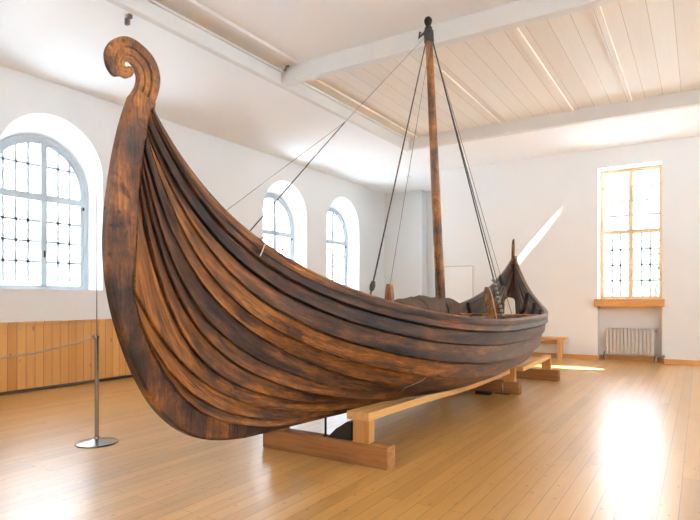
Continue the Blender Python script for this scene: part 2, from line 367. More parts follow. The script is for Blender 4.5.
# ------------------------------------------------------------------ windows
def arched_window(n,c,label,cols,fan=False):
    x=XL-DEP; zs=3.38; zb=1.645; r=.9; mm=c+.09; ring=[];
    def arcpts(rr,m=28): return [(c+rr*math.cos(PI*(1-i/m)),zs+rr*math.sin(PI*(1-i/m))) for i in range(m+1)]
    def frame(ro,ri,d0,d1,mb):
        po=[(c-ro,zb)]+arcpts(ro)+[(c+ro,zb)]; w=ro-ri
        pi_=[(c-ri,zb+w)]+arcpts(ri)+[(c+ri,zb+w)]
        k=len(po); vs=[]
        for dd in (d0,d1):
            vs+=[(x+dd,u,z) for u,z in po]+[(x+dd,u,z) for u,z in pi_]
        fs=[]
        for i in range(k):
            j=(i+1)%k
            fs+=[(i,j,k+j,k+i),(2*k+i,3*k+i,3*k+j,2*k+j),(i,2*k+i,2*k+j,j),(k+i,k+j,3*k+j,3*k+i)]
        mb.add(vs,fs)
    mb=MB(); frame(r,r-.075,-.07,.03,mb)
    w=struct(mb.build('window_%d'%n,M['frame']),label)
    mb=MB(); frame(r-.075,r-.135,-.05,.005,mb); mb.build('sash',M['frame'],w)
    mb=MB(); mb.box((x-.05,mm-.055,zb+.05),(x+.03,mm+.055,zs+r-.06),.006); mb.build('mullion',M['frame'],w)
    mb=MB(); mb.box((x-.05,c-r+.06,3.17),(x+.035,c+r-.06,3.29),.006); mb.build('transom',M['frame'],w)
    bars=MB(); t=.022
    def vbar(u,z0,z1): bars.box((x-.02,u-t,z0),(x+.0,u+t,z1))
    def hbar(z,u0,u1): bars.box((x-.02,u0,z-t),(x+.0,u1,z+t))
    lo,hi=c-r+.13,c+r-.13
    for (a,b,nc) in ((lo,mm-.055,cols[0]),(mm+.055,hi,cols[1])):
        for i in range(1,nc):
            u=a+(b-a)*i/nc; vbar(u,zb+.13,3.17)
            if not fan: vbar(u,3.29,zs+math.sqrt(max(0,(r-.13)**2-(u-c)**2)))
        for i in range(1,4): hbar(zb+.13+(3.17-zb-.13)*i/4,a,b)
    if not fan:
        zz=3.78; hw=math.sqrt((r-.13)**2-(zz-zs)**2); hbar(zz,c-hw,c+hw)
    else:
        for a in (PI*.25,PI*.75):
            bars.tube([(x-.01,mm+.1*math.cos(a),3.29+.1*math.sin(a)),(x-.01,c+(r-.13)*math.cos(a),zs+(r-.13)*math.sin(a))],.014,6)
    bars.build('glazing_bars',M['lead'],w)
    mb=MB(); pts=[(c-r+.05,zb+.05)]+[(c+(r-.05)*math.cos(PI*(1-i/24)),zs+(r-.05)*math.sin(PI*(1-i/24))) for i in range(25)]+[(c+r-.05,zb+.05)]
    mb.prism(pts,'x',x-.032,x-.028); mb.build('pane',M['glass'],w)
    mb=MB(); mb.box((x+.02,c+r-.10,3.1),(x+.05,c+r-.08,3.16)); mb.box((x+.02,mm-.01,2.2),(x+.05,mm+.01,2.32)); mb.build('latch',M['darkmetal'],w)
arched_window(1,5.23,'large arched window with grey leaded glazing at far left',(4,3))
arched_window(2,11.4,'arched window with fan light seen past the middle of the ship',(2,2),True)
arched_window(3,14.17,'arched window nearest the corner alcove',(2,2),True)

arched_window(10,2.1,'arched window beyond the left picture edge',(4,3))
def rect_window(n,axis,at,sign,c,w,z0,z1,fm,bm_,label,zt=None,rows=(4,4),cols=(3,3),fw=.06,lower=True):
    def bx(mb,u0,u1,za,zb,d0,d1,bev=0):
        a,b=sorted((at+sign*d0,at+sign*d1))
        if axis=='x': mb.box((a,u0,za),(b,u1,zb),bev)
        else: mb.box((u0,a,za),(u1,b,zb),bev)
    a,b=c-w/2,c+w/2; zt=zt or z0+(z1-z0)*.5
    mb=MB(); bx(mb,a,a+fw,z0,z1,-.03,.07,.004); bx(mb,b-fw,b,z0,z1,-.03,.07,.004); bx(mb,a+fw,b-fw,z1-fw,z1,-.03,.07,.004); bx(mb,a+fw,b-fw,z0,z0+fw,-.03,.07,.004)
    W=struct(mb.build('window_%d'%n,fm),label)
    mb=MB(); bx(mb,c-.05,c+.05,z0+fw,z1-fw,-.02,.06,.004); mb.build('mullion',fm,W)
    mb=MB(); bx(mb,a+fw,b-fw,zt-.05,zt+.05,-.03,.06,.004); mb.build('transom',fm,W)
    bars=MB(); t=.022
    for k,(u0,u1) in enumerate(((a+fw,c-.05),(c+.05,b-fw))):
        for i in range(1,rows[0]):
            z=zt-.05-(zt-.05-z0-fw)*i/rows[0]; bx(bars,u0,u1,z-t,z+t,.0,.02)
        for i in range(1,rows[1]):
            z=zt+.05+(z1-fw-zt-.05)*i/rows[1]; bx(bars,u0,u1,z-t*(1.35 if i==1 else 1),z+t*(1.35 if i==1 else 1),.0,.02)
        for i in range(1,cols[k]):
            u=u0+(u1-u0)*i/cols[k]; bx(bars,u-t,u+t,z0+fw,zt-.05,.0,.02)
    bars.build('glazing_bars',bm_,W)
    mb=MB(); bx(mb,a+.03,b-.03,z0+.03,z1-.03,.032,.036); mb.build('pane',M['glass'],W)
    return W
w4=rect_window(4,'y',YB+.44,1,(wx0+wx1)/2+.0,wx1-wx0-.02,1.47,4.63,M['palepine'],M['lead'],'tall pine framed window above the radiator',3.11,(4,4),(3,3),.075)
mb=MB(); mb.box((-2.17,YB-.10,1.30),(-.68,YB+.45,1.475),.008); trim(mb,M['honey'],'honey pine sill under the tall window')
k=5
for o in rops:
    rect_window(k,'x',XR+.33,1,o['c'],o['w']-.02,o['z0']+.01,o['z1']-.01,M['frame'],M['lead'],'tall window in the right hand wall'); k+=1
for o in fops:
    rect_window(k,'y',YF-.33,-1,o['c'],o['w']-.02,o['z0']+.01,o['z1']-.01,M['frame'],M['lead'],'tall window in the wall behind the camera'); k+=1

# ------------------------------------------------------------------ ship geometry
XC=-3.1; YM=7.0
RAB=[(0,2.432,2.802),(.082,2.4,2.727),(.154,2.384,2.656),(.35,2.345,2.464),(.685,2.304,2.132),(.889,2.262,1.933),(1.094,2.248,1.729),(1.272,2.262,1.551),(1.602,2.34,1.228),(1.915,2.505,.979),(2.128,2.65,.816),(2.373,2.843,.664),(2.629,3.073,.555),(3.187,3.609,.425),(3.803,4.224,.39),(6.6,7.0,.338)]
SEAM=[[.061,1.173,1.232,1.906,.373,13.655,.011,.36],[.094,1.171,1.105,1.965,.362,13.524,.002,.289],[.193,1.124,.96,2.016,.407,12.786,0,.208],[.226,1.085,.748,1.958,.464,11.826,.001,.068],[.235,.956,.588,1.874,.456,16.41,.02,.135],[.356,.774,.489,1.738,.412,20,.045,.281],[.431,.62,.429,1.693,.351,20,.08,.24],[.532,.466,.394,1.874,.284,20,.05,.274],[.661,.316,.372,1.923,.257,20,.025,.208],[1.276,.182,.352,2.009,.26,11.326,0,.282],[1.507,.098,.344,2.01,.161,13.137,0,.354]]
PST=[3.4,3.3,3.15,2.9,2.65,2.4,2.2,2.1,2.0,2.0,2.0]
KY=(10.966-7)/(7-2.384); KZ=(2.18-.30)/(2.656-.30)
def sy(y): return YM+(YM-y)*KY
def sz(z): return .30+(z-.30)*KZ
def lerp_tab(tab,x,i):
    if x<=tab[0][0]: return tab[0][i]
    for a,b in zip(tab,tab[1:]):
        if x<=b[0]: t=(x-a[0])/(b[0]-a[0]); return a[i]+(b[i]-a[i])*t
    return tab[-1][i]
def rab(r): return lerp_tab(RAB,r,1),lerp_tab(RAB,r,2)
RABLOW=[(y,z) for (r,y,z) in RAB if r>1.2]
def seam(k,u):
    """u in [-1,1]; -1 bow, +1 stern -> (b,y,z)"""
    a=abs(u)
    if k==11:
        y=YM-a*(YM-2.40); z=lerp_tab([(p[0],p[1]) for p in RABLOW],y,1); b=.045-.012*a
        return (b,y,z) if u<0 else (b,sy(y),sz(z))
    r,bm_,zm,p,w,e,h,w5=SEAM[k]
    yb,zb=rab(r)
    if u<=0:
        return (.03+(bm_-.03)*(1-a**p)*(1-h*a**3), YM+(yb-YM)*a, zm+(zb-zm)*(w*a*a+w5*a**5+(1-w-w5)*a**e))
    yb=sy(yb); zb=sz(zb); w=.022+.12*min(1,k/6); w5=.499-.1*min(1,k/6)
    return (.03+(bm_-.03)*(1-a**PST[k]), YM+(yb-YM)*a, zm+(zb-zm)*(w*a*a+w5*a**5+(1-w-w5)*a**12))
def surf(v,u):
    k=min(10,max(0,int(math.floor(v)))); t=v-k
    A=seam(k,u);B=seam(k+1,u)
    return Vector((A[0]+(B[0]-A[0])*t,A[1]+(B[1]-A[1])*t,A[2]+(B[2]-A[2])*t))
US=[]
nb=52
for i in range(nb): t=i/nb; US.append(-(1-t**1.7) if i else -1.0)
for i in range(nb+1): t=i/nb; US.append(1-(1-t)**1.7)
US=sorted(set(round(x,6) for x in US))
def nrm(k,u):
    e=.004; u0=max(-1,u-e);u1=min(1,u+e)
    tu=(surf(k+.5,u1)-surf(k+.5,u0)); tv=surf(k+1,u)-surf(k,u)
    n=tv.cross(tu)
    if n.length<1e-9: return Vector((1,0,0))
    n.normalize()
    if n.x<0: n=-n
    return n
ship=root('viking_ship','weathered brown wooden ship with clinker planks, spiral prow and mast, resting on timber cradle','ship',(XC,YM,0))
def W(p,side): return (XC+side*p[0],p[1],p[2])
TH=.036
BIAS=[.03,.00,.07,.20,.17,.08,.18,.14,.24,.21,.18]
SWOOD=[ship_wood('tarred_oak_strake_%d'%k,k+1,BIAS[k],sheen_grey=(.85,.85,.85,.75,.7,.5,.35,.2,.2,.2,.2)[k]) for k in range(11)]
def strake(k,side):
    mb=MB(); prof=[(-.06,-.036),(.06,-.034),(.085,-.006),(.115,.010),(.20,.014),(.50,.024),(.84,.034),(.90,TH+.002),(.985,TH+.002),(1.005,TH-.004),(1.01,-.012),(.5,-.036)]
    m=len(prof); vs=[];uv=[];L=0;last=None
    for u in US:
        P0=surf(k,u);P1=surf(k+1,u);n=nrm(k,u); d=P1-P0
        mid=(P0+P1)/2
        if last is not None: L+=(mid-last).length
        last=mid; fade=min(1,max(.45,d.length/.10))
        for (t,o) in prof:
            p=P0+d*t+n*o*(fade if o>0 else 1)
            if p.x<.012: p.x=.012
            vs.append(W(p,side)); uv.append((L+(40 if side<0 else 0),t*max(d.length,.02)+k*1.7))
    fs=[]
    for i in range(len(US)-1):
        for j in range(m):
            j2=(j+1)%m; fs.append((i*m+j,(i+1)*m+j,(i+1)*m+j2,i*m+j2))
    fs.append(tuple(range(m))); fs.append(tuple((len(US)-1)*m+j for j in range(m))[::-1])
    mb.add(vs,fs,uv)
    o=mb.build('strake',SWOOD[k],smooth=True,angle=24); adopt(o,ship); return o
for side in (1,-1):
    for k in range(11): strake(k,side)
# gunwale rail along the sheer
def sweep(name,side,curve,profile,m,uvoff=0,parent=ship):
    mb=MB(); vs=[];uv=[];L=0;last=None;n_=len(profile)
    for c,nn,up in curve:
        if last is not None: L+=(c-last).length
        last=c; g=0; lp=None
        for (a,b) in profile:
            p=c+nn*a+up*b; vs.append(W(p,side)); uv.append((L,uvoff+a*2+b))
    fs=[]
    for i in range(len(curve)-1):
        for j in range(n_):
            j2=(j+1)%n_; fs.append((i*n_+j,(i+1)*n_+j,(i+1)*n_+j2,i*n_+j2))
    fs.append(tuple(range(n_))); fs.append(tuple((len(curve)-1)*n_+j for j in range(n_))[::-1])
    mb.add(vs,fs,uv); o=mb.build(name,m,smooth=True,angle=35); return adopt(o,parent)
GW=ship_wood('tarred_oak_gunwale',31,.05,sheen_grey=.85)
CAP=ship_wood('worn_oak_cap',37,.2,gain=1.5,sheen_grey=.9)
for side in (1,-1):
    cv=[]
    for u in US:
        P=surf(0,u); n=nrm(0,u); d=(surf(1,u)-surf(0,u)); up=-d.normalized(); s=min(1,max(.25,d.length/.10))
        cv.append((P,n,up*s))
    sweep('gunwale',side,cv,[(.004,-.066),(.030,-.062),(.036,-.05),(.036,-.004),(.030,.004),(-.03,.004),(-.034,-.05)],GW,3)
    sweep('gunwale_cap',side,cv,[(.030,.004),(.028,.016),(-.028,.016),(-.034,.004)],CAP,5)

# stem, keel, scroll
OUT=[(2.27,2.80),(2.21,2.64),(2.145,2.36),(2.105,2.10),(2.085,1.84),(2.10,1.62),(2.155,1.37),(2.255,1.10),(2.33,.95),(2.43,.78),(2.61,.60),(2.82,.475),(3.05,.415),(3.30,.385)]
STEM_W=ship_wood('tarred_oak_stem',41,.10,False,1.0,(6,6,.8))
KEEL_W=ship_wood('tarred_oak_keel',43,.02,False,.9,(6,.8,6))
def resample(pts,n):
    L=[0]
    for a,b in zip(pts,pts[1:]): L.append(L[-1]+math.dist(a,b))
    out=[]
    for i in range(n):
        s=L[-1]*i/(n-1); j=0
        while j<len(L)-2 and L[j+1]<s: j+=1
        t=(s-L[j])/max(1e-9,L[j+1]-L[j]); out.append(tuple(pts[j][q]+(pts[j+1][q]-pts[j][q])*t for q in range(2)))
    return out
def smoothp(pts,it=2):
    for _ in range(it): pts=[pts[0]]+[tuple((pts[i-1][q]+2*pts[i][q]+pts[i+1][q])/4 for q in range(2)) for i in range(1,len(pts)-1)]+[pts[-1]]
    return pts
def band(name,outer,inner,hw,m,chamf=.012,f=lambda y,z:(y,z)):
    mb=MB(); vs=[]; n=len(outer)
    for o,i in zip(outer,inner):
        ov=Vector(o);iv=Vector(i);d=(iv-ov); c=ov+d*min(.4,chamf/max(d.length,1e-6)*1.3)
        cc=ov+d*.5
        for (p,x) in ((ov,hw-chamf),(c,hw),(cc,hw+.002),(iv,hw*.85),(iv,-hw*.85),(cc,-hw-.002),(c,-hw),(ov,-hw+chamf)):
            y,z=f(p[0],p[1]); vs.append((XC+x,y,z))
    m_=8; fs=[]
    for i in range(n-1):
        for j in range(m_):
            j2=(j+1)%m_; fs.append((i*m_+j,(i+1)*m_+j,(i+1)*m_+j2,i*m_+j2))
    fs.append(tuple(range(m_))); fs.append(tuple((n-1)*m_+j for j in range(m_))[::-1])
    mb.add(vs,fs); o=mb.build(name,m,smooth=True,angle=30); return adopt(o,ship)
inn=[(2.44,2.80),(2.43,2.70),(2.41,2.46),(2.37,2.13),(2.33,1.93),(2.315,1.73),(2.325,1.55),(2.40,1.24),(2.56,1.0),(2.70,.85),(2.88,.71),(3.10,.60),(3.32,.54)]
o_=smoothp(resample(OUT,44),3); i_=smoothp(resample(inn,44),2)
band('bow_stem',o_,i_,.042,STEM_W)
ko=[(3.30,.385),(3.64,.37),(4.27,.345),(5.2,.305),(6.2,.285),(7.0,.28)]
ki=[(3.32,.54),(3.64,.47),(4.27,.42),(5.2,.385),(6.2,.37),(7.0,.365)]
ko=smoothp(resample(ko,20),1); ki=smoothp(resample(ki,20),1)
full_o=ko+[(sy(y),sz(z)) for y,z in ko[::-1][1:]]; full_i=ki+[(sy(y),sz(z)) for y,z in ki[::-1][1:]]
band('keel',full_o,full_i,.042,KEEL_W)
band('stern_stem',o_,i_,.042,STEM_W,.012,lambda y,z:(sy(y),sz(z)))

# spiral head: traced profile in the plane of the stem (crop units -> metres), with carved bands
def at_plane(px,py,X):
    A=math.radians(32.2);s,c=math.sin(A),math.cos(A); a=(px-350)/556.; d=X/(-s+c*a); return (d*(c+s*a),1.5-(py-298)/556.*d)
def cp(l,X=XC+.045): return [at_plane(95+x/5.2,25+y/5.2,X) for x,y in l]
O=[(307,420),(325,380),(340,325),(343,270),(330,212),(302,158),(260,112),(215,77),(170,58),(128,60),(90,80),(64,118),(58,160),(70,215),(104,262),(142,264),(167,275),(188,270),(203,252),(203,232),(190,216),(172,213)]
I=[(196,380),(203,362),(216,342),(228,318),(235,290),(233,258),(220,228),(207,208),(195,197),(184,190),(176,187),(168,188),(160,192),(157,197),(156,202),(157,207),(159,210),(161,213),(163,215),(165,216),(167,216),(170,215)]
TPF=lambda i,n:1-.66*min(1,i/(n*.42))
op=[cp([p],XC+.045*TPF(i,len(O)))[0] for i,p in enumerate(O)]; ip=[cp([p],XC+.04*TPF(i,len(I)))[0] for i,p in enumerate(I)]
def scroll(name,f,m,scale=1.0):
    n=60
    def dens(pts): 
        # Catmull-Rom through the traced points, keeps pairs matched
        out=[]
        for i in range(len(pts)-1):
            p0=pts[max(i-1,0)];p1=pts[i];p2=pts[i+1];p3=pts[min(i+2,len(pts)-1)]
            for k in range(4):
                t=k/4; out.append(tuple(.5*((2*p1[q])+(-p0[q]+p2[q])*t+(2*p0[q]-5*p1[q]+4*p2[q]-p3[q])*t*t+(-p0[q]+3*p1[q]-3*p2[q]+p3[q])*t**3) for q in range(2)))
        out.append(pts[-1]); return out
    A=dens(op);B=dens(ip); mb=MB(); vs=[]; n=len(A)
    # across the band: raised rim, groove, raised bead, groove, rim
    prof=[(0,.036),(.03,.045),(.36,.046),(.40,.024),(.46,.024),(.50,.043),(.68,.042),(.72,.022),(.77,.022),(.81,.040),(.97,.038),(1,.032)]
    for i,(a,b) in enumerate(zip(A,B)):
        tp=1-.66*min(1,i/(n*.42))
        for s in (1,-1):
            for (t,x) in (prof if s>0 else prof[::-1]):
                y=a[0]+(b[0]-a[0])*t; z=a[1]+(b[1]-a[1])*t; y,z=f(y,z); vs.append((XC+s*x*tp*scale,y,z))
    m_=2*len(prof); fs=[]
    for i in range(n-1):
        for j in range(m_):
            j2=(j+1)%m_; fs.append((i*m_+j,(i+1)*m_+j,(i+1)*m_+j2,i*m_+j2))
    fs.append(tuple(range(m_))); fs.append(tuple((n-1)*m_+j for j in range(m_))[::-1])
    mb.add(vs,fs); o=mb.build(name,m,smooth=True,angle=40); return adopt(o,ship)
SCR_W=ship_wood('tarred_oak_scroll',47,.08,False,1.0,(5,5,2.5))
scroll('prow_spiral',lambda y,z:(y,z),SCR_W)
scroll('stern_spiral',lambda y,z:(sy(2.45)+(sy(y)-sy(2.45))*.32,sz(z)+.17*max(0,z-2.75)),SCR_W,.75)
# neck: fills between the spiral foot and the stem / sheer
def neck(name,f):
    mb=MB(); poly=cp([(176,520),(182,470),(192,420),(199,392),(206,378),(232,335),(312,405),(309,420),(330,500),(345,545),(300,600),(200,600),(178,560)])
    pts=[f(y,z) for y,z in poly]; mb.prism(pts,'x',XC-.042,XC+.042)
    o=mb.build(name,STEM_W); return adopt(o,ship)
neck('prow_neck',lambda y,z:(y,z)); neck('stern_neck',lambda y,z:(sy(y),sz(z)))

# inside: frames, thwarts, deck
INW=ship_wood('dark_oak_frame',53,.04,False,.8,(2,5,2))
def section(y,off):
    """points (b,z) of the inner hull at a station, sheer to keel"""
    out=[]
    for k in range(12):
        lo,hi=-1.0,1.0
        for _ in range(40):
            m=(lo+hi)/2
            if seam(k,m)[1]<y: lo=m
            else: hi=m
        b,_,z=seam(k,(lo+hi)/2); out.append((b,z))
    return out
ribs=[3.3,3.9,4.55,5.2,5.85,6.5,7.15,7.8,8.45,9.1,9.65,10.1,10.45]
for y in ribs:
    s=section(y,0); mb=MB()
    half=[(b,z) for b,z in s]
    poly=[(b,z) for b,z in half]+[(-b,z) for b,z in half[::-1]]
    n=len(poly); inner=[]; outer=[]
    for i,(b,z) in enumerate(poly):
        a=poly[max(i-1,0)];c=poly[min(i+1,n-1)]; t=Vector((c[0]-a[0],c[1]-a[1])); 
        if t.length<1e-6: t=Vector((0,-1))
        t.normalize(); nn=Vector((t.y,-t.x))   # towards the inside
        cen=Vector((-b,1.6-z))
        if nn.dot(cen)<0: nn=-nn
        o1=.024
        outer.append((b+nn.x*o1,z+nn.y*o1)); inner.append((b+nn.x*.085,z+nn.y*.085))
    outer[0]=(outer[0][0],outer[0][1]-.02);inner[0]=(inner[0][0],inner[0][1]-.02);outer[-1]=(outer[-1][0],outer[-1][1]-.02);inner[-1]=(inner[-1][0],inner[-1][1]-.02)
    vs=[]
    for yy in (y-.03,y+.03): vs+=[(XC+b,yy,z) for b,z in outer]+[(XC+b,yy,z) for b,z in inner]
    fs=[]
    for i in range(n-1):
        fs+=[(i,i+1,n+i+1,n+i),(2*n+i,3*n+i,3*n+i+1,2*n+i+1),(i,2*n+i,2*n+i+1,i+1),(n+i,n+i+1,3*n+i+1,3*n+i)]
    fs+=[(0,n,3*n,2*n),(n-1,3*n-1,4*n-1,2*n-1)]
    mb.add(vs,fs); adopt(mb.build('rib',INW,smooth=True,angle=40),ship)
def hb(y,z):
    s=section(y,0)
    for (b0,z0),(b1,z1) in zip(s,s[1:]):
        if z1<=z<=z0: t=(z0-z)/max(1e-6,z0-z1); return b0+(b1-b0)*t
    return s[0][0]
THW=ship_wood('worn_oak_thwart',59,.30,False,1.3,(.8,6,6))
for y,z in ((4.4,1.18),(5.7,1.14),(7.0,1.14),(8.45,1.12),(9.65,1.22)):
    b=hb(y,z)-.045; mb=MB(); mb.box((XC-b,y-.11,z-.04),(XC+b,y+.11,z),.008); adopt(mb.build('thwart',THW),ship)
mb=MB(); vs=[];fs=[]
ys=[3.3+.1*i for i in range(69)]
for y in ys:
    b=max(.03,hb(y,.74 if 4.2<y<9.3 else .74+.0)-.05)
    vs+=[(XC-b,y,.72),(XC+b,y,.72),(XC-b,y,.745),(XC+b,y,.745)]
for i in range(len(ys)-1):
    a=4*i; fs+=[(a,a+1,a+5,a+4),(a+2,a+6,a+7,a+3),(a,a+4,a+6,a+2),(a+1,a+3,a+7,a+5)]
fs+=[(0,2,3,1),(len(vs)-4,len(vs)-3,len(vs)-1,len(vs)-2)]
keep=[i for i,y in enumerate(ys) if True]
mb.add(vs,fs); adopt(mb.build('deck',INW),ship)

# mast and rigging
def at3(px,py,X):
    y,z=at_plane(px,py,X); return Vector((X,y,z))
mt=at3(428.5,30,XC); mbm=at3(440.5,298,XC)
dirm=(mbm-mt).normalized()
foot=mbm+dirm*((mbm.z-.75)/-dirm.z)
MASTW=ship_wood('varnished_mast',61,.24,False,1.0,(7,7,.7))
mb=MB(); mb.tube([foot+(mt-foot)*t for t in [i/16 for i in range(17)]],[.076-.030*(i/16) for i in range(17)],16)
mast=adopt(mb.build('mast',MASTW,smooth=True,angle=60),ship)
mb=MB(); u=-dirm
mb.tube([mt+u*a for a in (-.02,0,.03,.05,.07,.11,.14,.165,.17)],[.04,.052,.05,.034,.040,.056,.050,.030,.005],14)
adopt(mb.build('mast_head',M['darkmetal'],smooth=True,angle=50),ship)
wrap=MB()
for i in range(7): 
    c=mt-u*(.02+.022*i); wrap.tube([c+Vector((math.cos(a)*.056,math.sin(a)*.056,.008*math.sin(a*3+i))) for a in [2*PI*j/14 for j in range(15)]],.012,6)
wrap.tube([mt-u*.05+Vector((-.05,-.05,0)),mt-u*.06+Vector((-.11,-.08,-.05)),mt-u*.02+Vector((-.08,-.09,-.02))],.018,6)
adopt(wrap.build('rope_lashing',M['tarrope'],smooth=True),ship)
mh=mt-u*.10
def sheer_pt(y,side,dz=0,dx=0):
    lo,hi=-1.,1.
    for _ in range(40):
        m=(lo+hi)/2
        if seam(0,m)[1]<y: lo=m
        else: hi=m
    b,_,z=seam(0,(lo+hi)/2); return Vector((XC+side*(b+dx),y,z+dz))
def rope(name,a,b,r,m,sag=0,parent=ship,n=8):
    pts=[a+(b-a)*(i/n)+Vector((0,0,-sag*4*(i/n)*(1-i/n))) for i in range(n+1)]
    mb=MB(); mb.tube(pts,r,7); return adopt(mb.build(name,m,smooth=True,angle=60),parent)
# near side fore shroud with its block
def block(parent,p,d,s=1.0):
    mb=MB(); d=d.normalized(); mb.tube([p-d*.10*s,p-d*.07*s,p,p+d*.07*s,p+d*.10*s],[.012*s,.032*s,.042*s,.03*s,.01*s],10)
    o=mb.build('block',M['tarrope'],smooth=True,angle=50); adopt(o,parent)
# solve sheer points hitting given columns of the photo: values found from the hull curve
pA=sheer_pt(4.13,1,.015); sh=rope('shroud',mh+Vector((-.03,0,0)),pA,.0075,M['tarrope']); 
d=(mh-pA).normalized(); block(sh,pA+d*.11,d,.62)
_p=at3(390,285,XC+.55); sh2=rope('shroud',mh+Vector((.02,.03,0)),_p,.0045,M['greyrope'])
pB=sheer_pt(6.55,1,.02,-.03); sh3=rope('shroud',mh+Vector((.04,0,.0)),pB,.009,M['tarrope']); d=(mh-pB).normalized()
mb=MB()
for i in range(9):
    c=pB+d*(.04+.055*i); mb.tube([c-d*.02,c,c+d*.02],[.012,.026,.012],8)
adopt(mb.build('rope_lanyard',M['greyrope'],smooth=True),sh3)
pC=sheer_pt(6.95,1,.02,-.05); e2=pC+(mh-pC)*.18; sh4=rope('shroud',mh+Vector((.04,.03,-.05)),pC,.0045,M['greyrope']); block(sh4,pC+(mh-pC)*.125,mh-pC,.75)
pD=sheer_pt(10.7,-1,.0); rope('backstay',mh+Vector((.03,.03,-.02)),pD,.0075,M['tarrope'])
# forestay ending in a two legged bridle
tip=mh+(Vector((XC,3.0,2.6))-mh)*.0
js=at3(345,122,XC+.05); rope('forestay',mh+Vector((-.05,-.03,0)),js,.003,M['greyrope'])
lg1=None
for py in [2.6+.02*i for i in range(60)]:
    p=sheer_pt(py,1); 
    A_=math.radians(32.2); dd=-math.sin(A_)*p.x+math.cos(A_)*p.y; px=350+556*(math.cos(A_)*p.x+math.sin(A_)*p.y)/dd
    if px>=247.5: lg1=p; break
yl=lg1.y
rope('bridle_leg',js,sheer_pt(yl,1,.01),.0048,M['tarrope']); rope('bridle_leg',js,sheer_pt(yl,-1,.01),.003,M['greyrope'])
# white lashing looped over the rail
mb=MB(); ul=-(YM-yl-.10)/(YM-rab(SEAM[0][0])[0]); lp=[]
for i in range(9):
    v=-.02+1.0*i/8; p=surf(max(0,v),ul-.0012*i)+nrm(0,ul)*(.058 if v<.6 else .062); lp.append(W(p,1))
lp=[Vector(lp[0])+Vector((-.06,0,.03)),Vector(lp[0])+Vector((-.02,0,.045))]+lp
mb.tube(lp,.0055,6)
adopt(mb.build('rail_lashing',M['rope'],smooth=True),ship)
# loose cord hanging against the planks above the support rail
q0=surf(4.1,-.52); q1=surf(5.6,-.56); qs=[]
for i in range(9):
    t=i/8; v=4.05+1.6*t; uu=-.412-.012*t+.006*math.sin(7*t); kk=int(v); p=surf(v,uu)+nrm(min(10,kk),uu)*.037; qs.append(W(p,1))
mb=MB(); mb.tube(qs,.0028,6); adopt(mb.build('loose_cord',M['rope'],smooth=True),ship)
# timberheads fixed inside the near rail and at the stern
def post(name,px,py_top,X,y,zb,wx,wy,lean,m,rnd=True):
    mb=MB(); zt=at_plane(px,py_top,X)[1]
    prof=[(0,1),(.5,1.05),(.85,.95),(.96,.7),(1,.45)]
    vs=[];fs=[]
    for t,s in prof:
        z=zb+(zt-zb)*t; cx=X+lean[0]*(1-t); cy=y+lean[1]*(1-t)
        vs+=[(cx-wx*s,cy-wy,z),(cx+wx*s,cy-wy,z),(cx+wx*s,cy+wy,z),(cx-wx*s,cy+wy,z)]
    for i in range(len(prof)-1):
        for j in range(4): fs.append((4*i+j,4*i+(j+1)%4,4*i+4+(j+1)%4,4*i+4+j))
    fs+=[(0,3,2,1),(len(vs)-4,len(vs)-3,len(vs)-2,len(vs)-1)]
    mb.add(vs,fs); return adopt(mb.build(name,m),ship)
TIM=ship_wood('brown_timberhead',67,.30,False,1.1,(4,4,1))
yA=at_plane(389.5,290,XC+.55)[0]
post('timberhead',389.5,284,XC+.55,yA,.745,.04,.03,(0,0),TIM)
ys1=at_plane(487,290,XC+.30)[0]
post('timberhead',486,287,XC+.30,ys1,.745,.06,.03,(.17,0),TIM)
ys2=at_plane(501,303,XC+.10)[0]
post('timberhead',501,302,XC+.10,ys2,.9,.09,.025,(.0,0),TIM)

# ------------------------------------------------------------------ things lying in the ship
def bundle(name,label,a,b,r,seed):
    rnd=random.Random(seed); mb=MB(); a=Vector(a);b=Vector(b); n=22; m=20; t=(b-a).normalized(); e1=t.cross(Vector((0,0,1))).normalized(); e2=e1.cross(t)
    ph=[rnd.uniform(0,6) for _ in range(6)]; vs=[];fs=[]
    for i in range(n+1):
        s=i/n; rr=r*(1-.16*abs(2*s-1)**6)
        for ti in (.28,.66):
            rr*=1-.12*math.exp(-((s-ti)/.025)**2)
        for j in range(m):
            an=2*PI*j/m
            q=rr*(1+.07*math.sin(3*an+ph[0]+5*s)+.05*math.sin(5*an+ph[1]-9*s)+.04*math.sin(11*s+ph[2]+an)+rnd.uniform(-.02,.02))
            vs.append(a+(b-a)*s+(e1*math.cos(an)+e2*math.sin(an)*.9)*q)
    for i in range(n):
        for j in range(m): j2=(j+1)%m; fs.append((i*m+j,i*m+j2,(i+1)*m+j2,(i+1)*m+j))
    fs.append(tuple(range(m))[::-1]); fs.append(tuple(n*m+j for j in range(m)))
    mb.add(vs,fs); o=mb.build(name,M['hide'],smooth=True,angle=60)
    for k,s in enumerate((.28,.66)):
        c=a+(b-a)*s; tb=MB(); rr=r*.97
        tb.tube([c+(e1*math.cos(x)+e2*math.sin(x)*.9)*rr for x in [2*PI*j/20 for j in range(21)]],.012,6); tb.build('tie',M['tarrope'],o,smooth=True)
    return tag(o,label,'bundle')
bundle('hide_bundle','dark rolled hide bundle lying across the thwarts in front of the mast',(XC+.36,5.3,1.335),(XC+.22,7.12,1.335),.19,3)
# pale rounded plank standing at the stern
X=XC+.30; yP=at_plane(510,300,X)[0]
zt=at_plane(510,297.5,X)[1]
mb=MB(); w=.085; pts=[]
for i in range(17): a=PI*(1-i/16); pts.append((X+w*math.cos(a),zt-.09+.09*math.sin(a)))
yP=9.66; pts=[(X-w*1.05,1.221)]+pts+[(X+w*1.1,1.221)]
mb.prism(pts,'y',yP-.02,yP+.02); tag(mb.build('plank',M['paleplank']),'pale grey plank with a rounded top standing upright near the stern','plank')
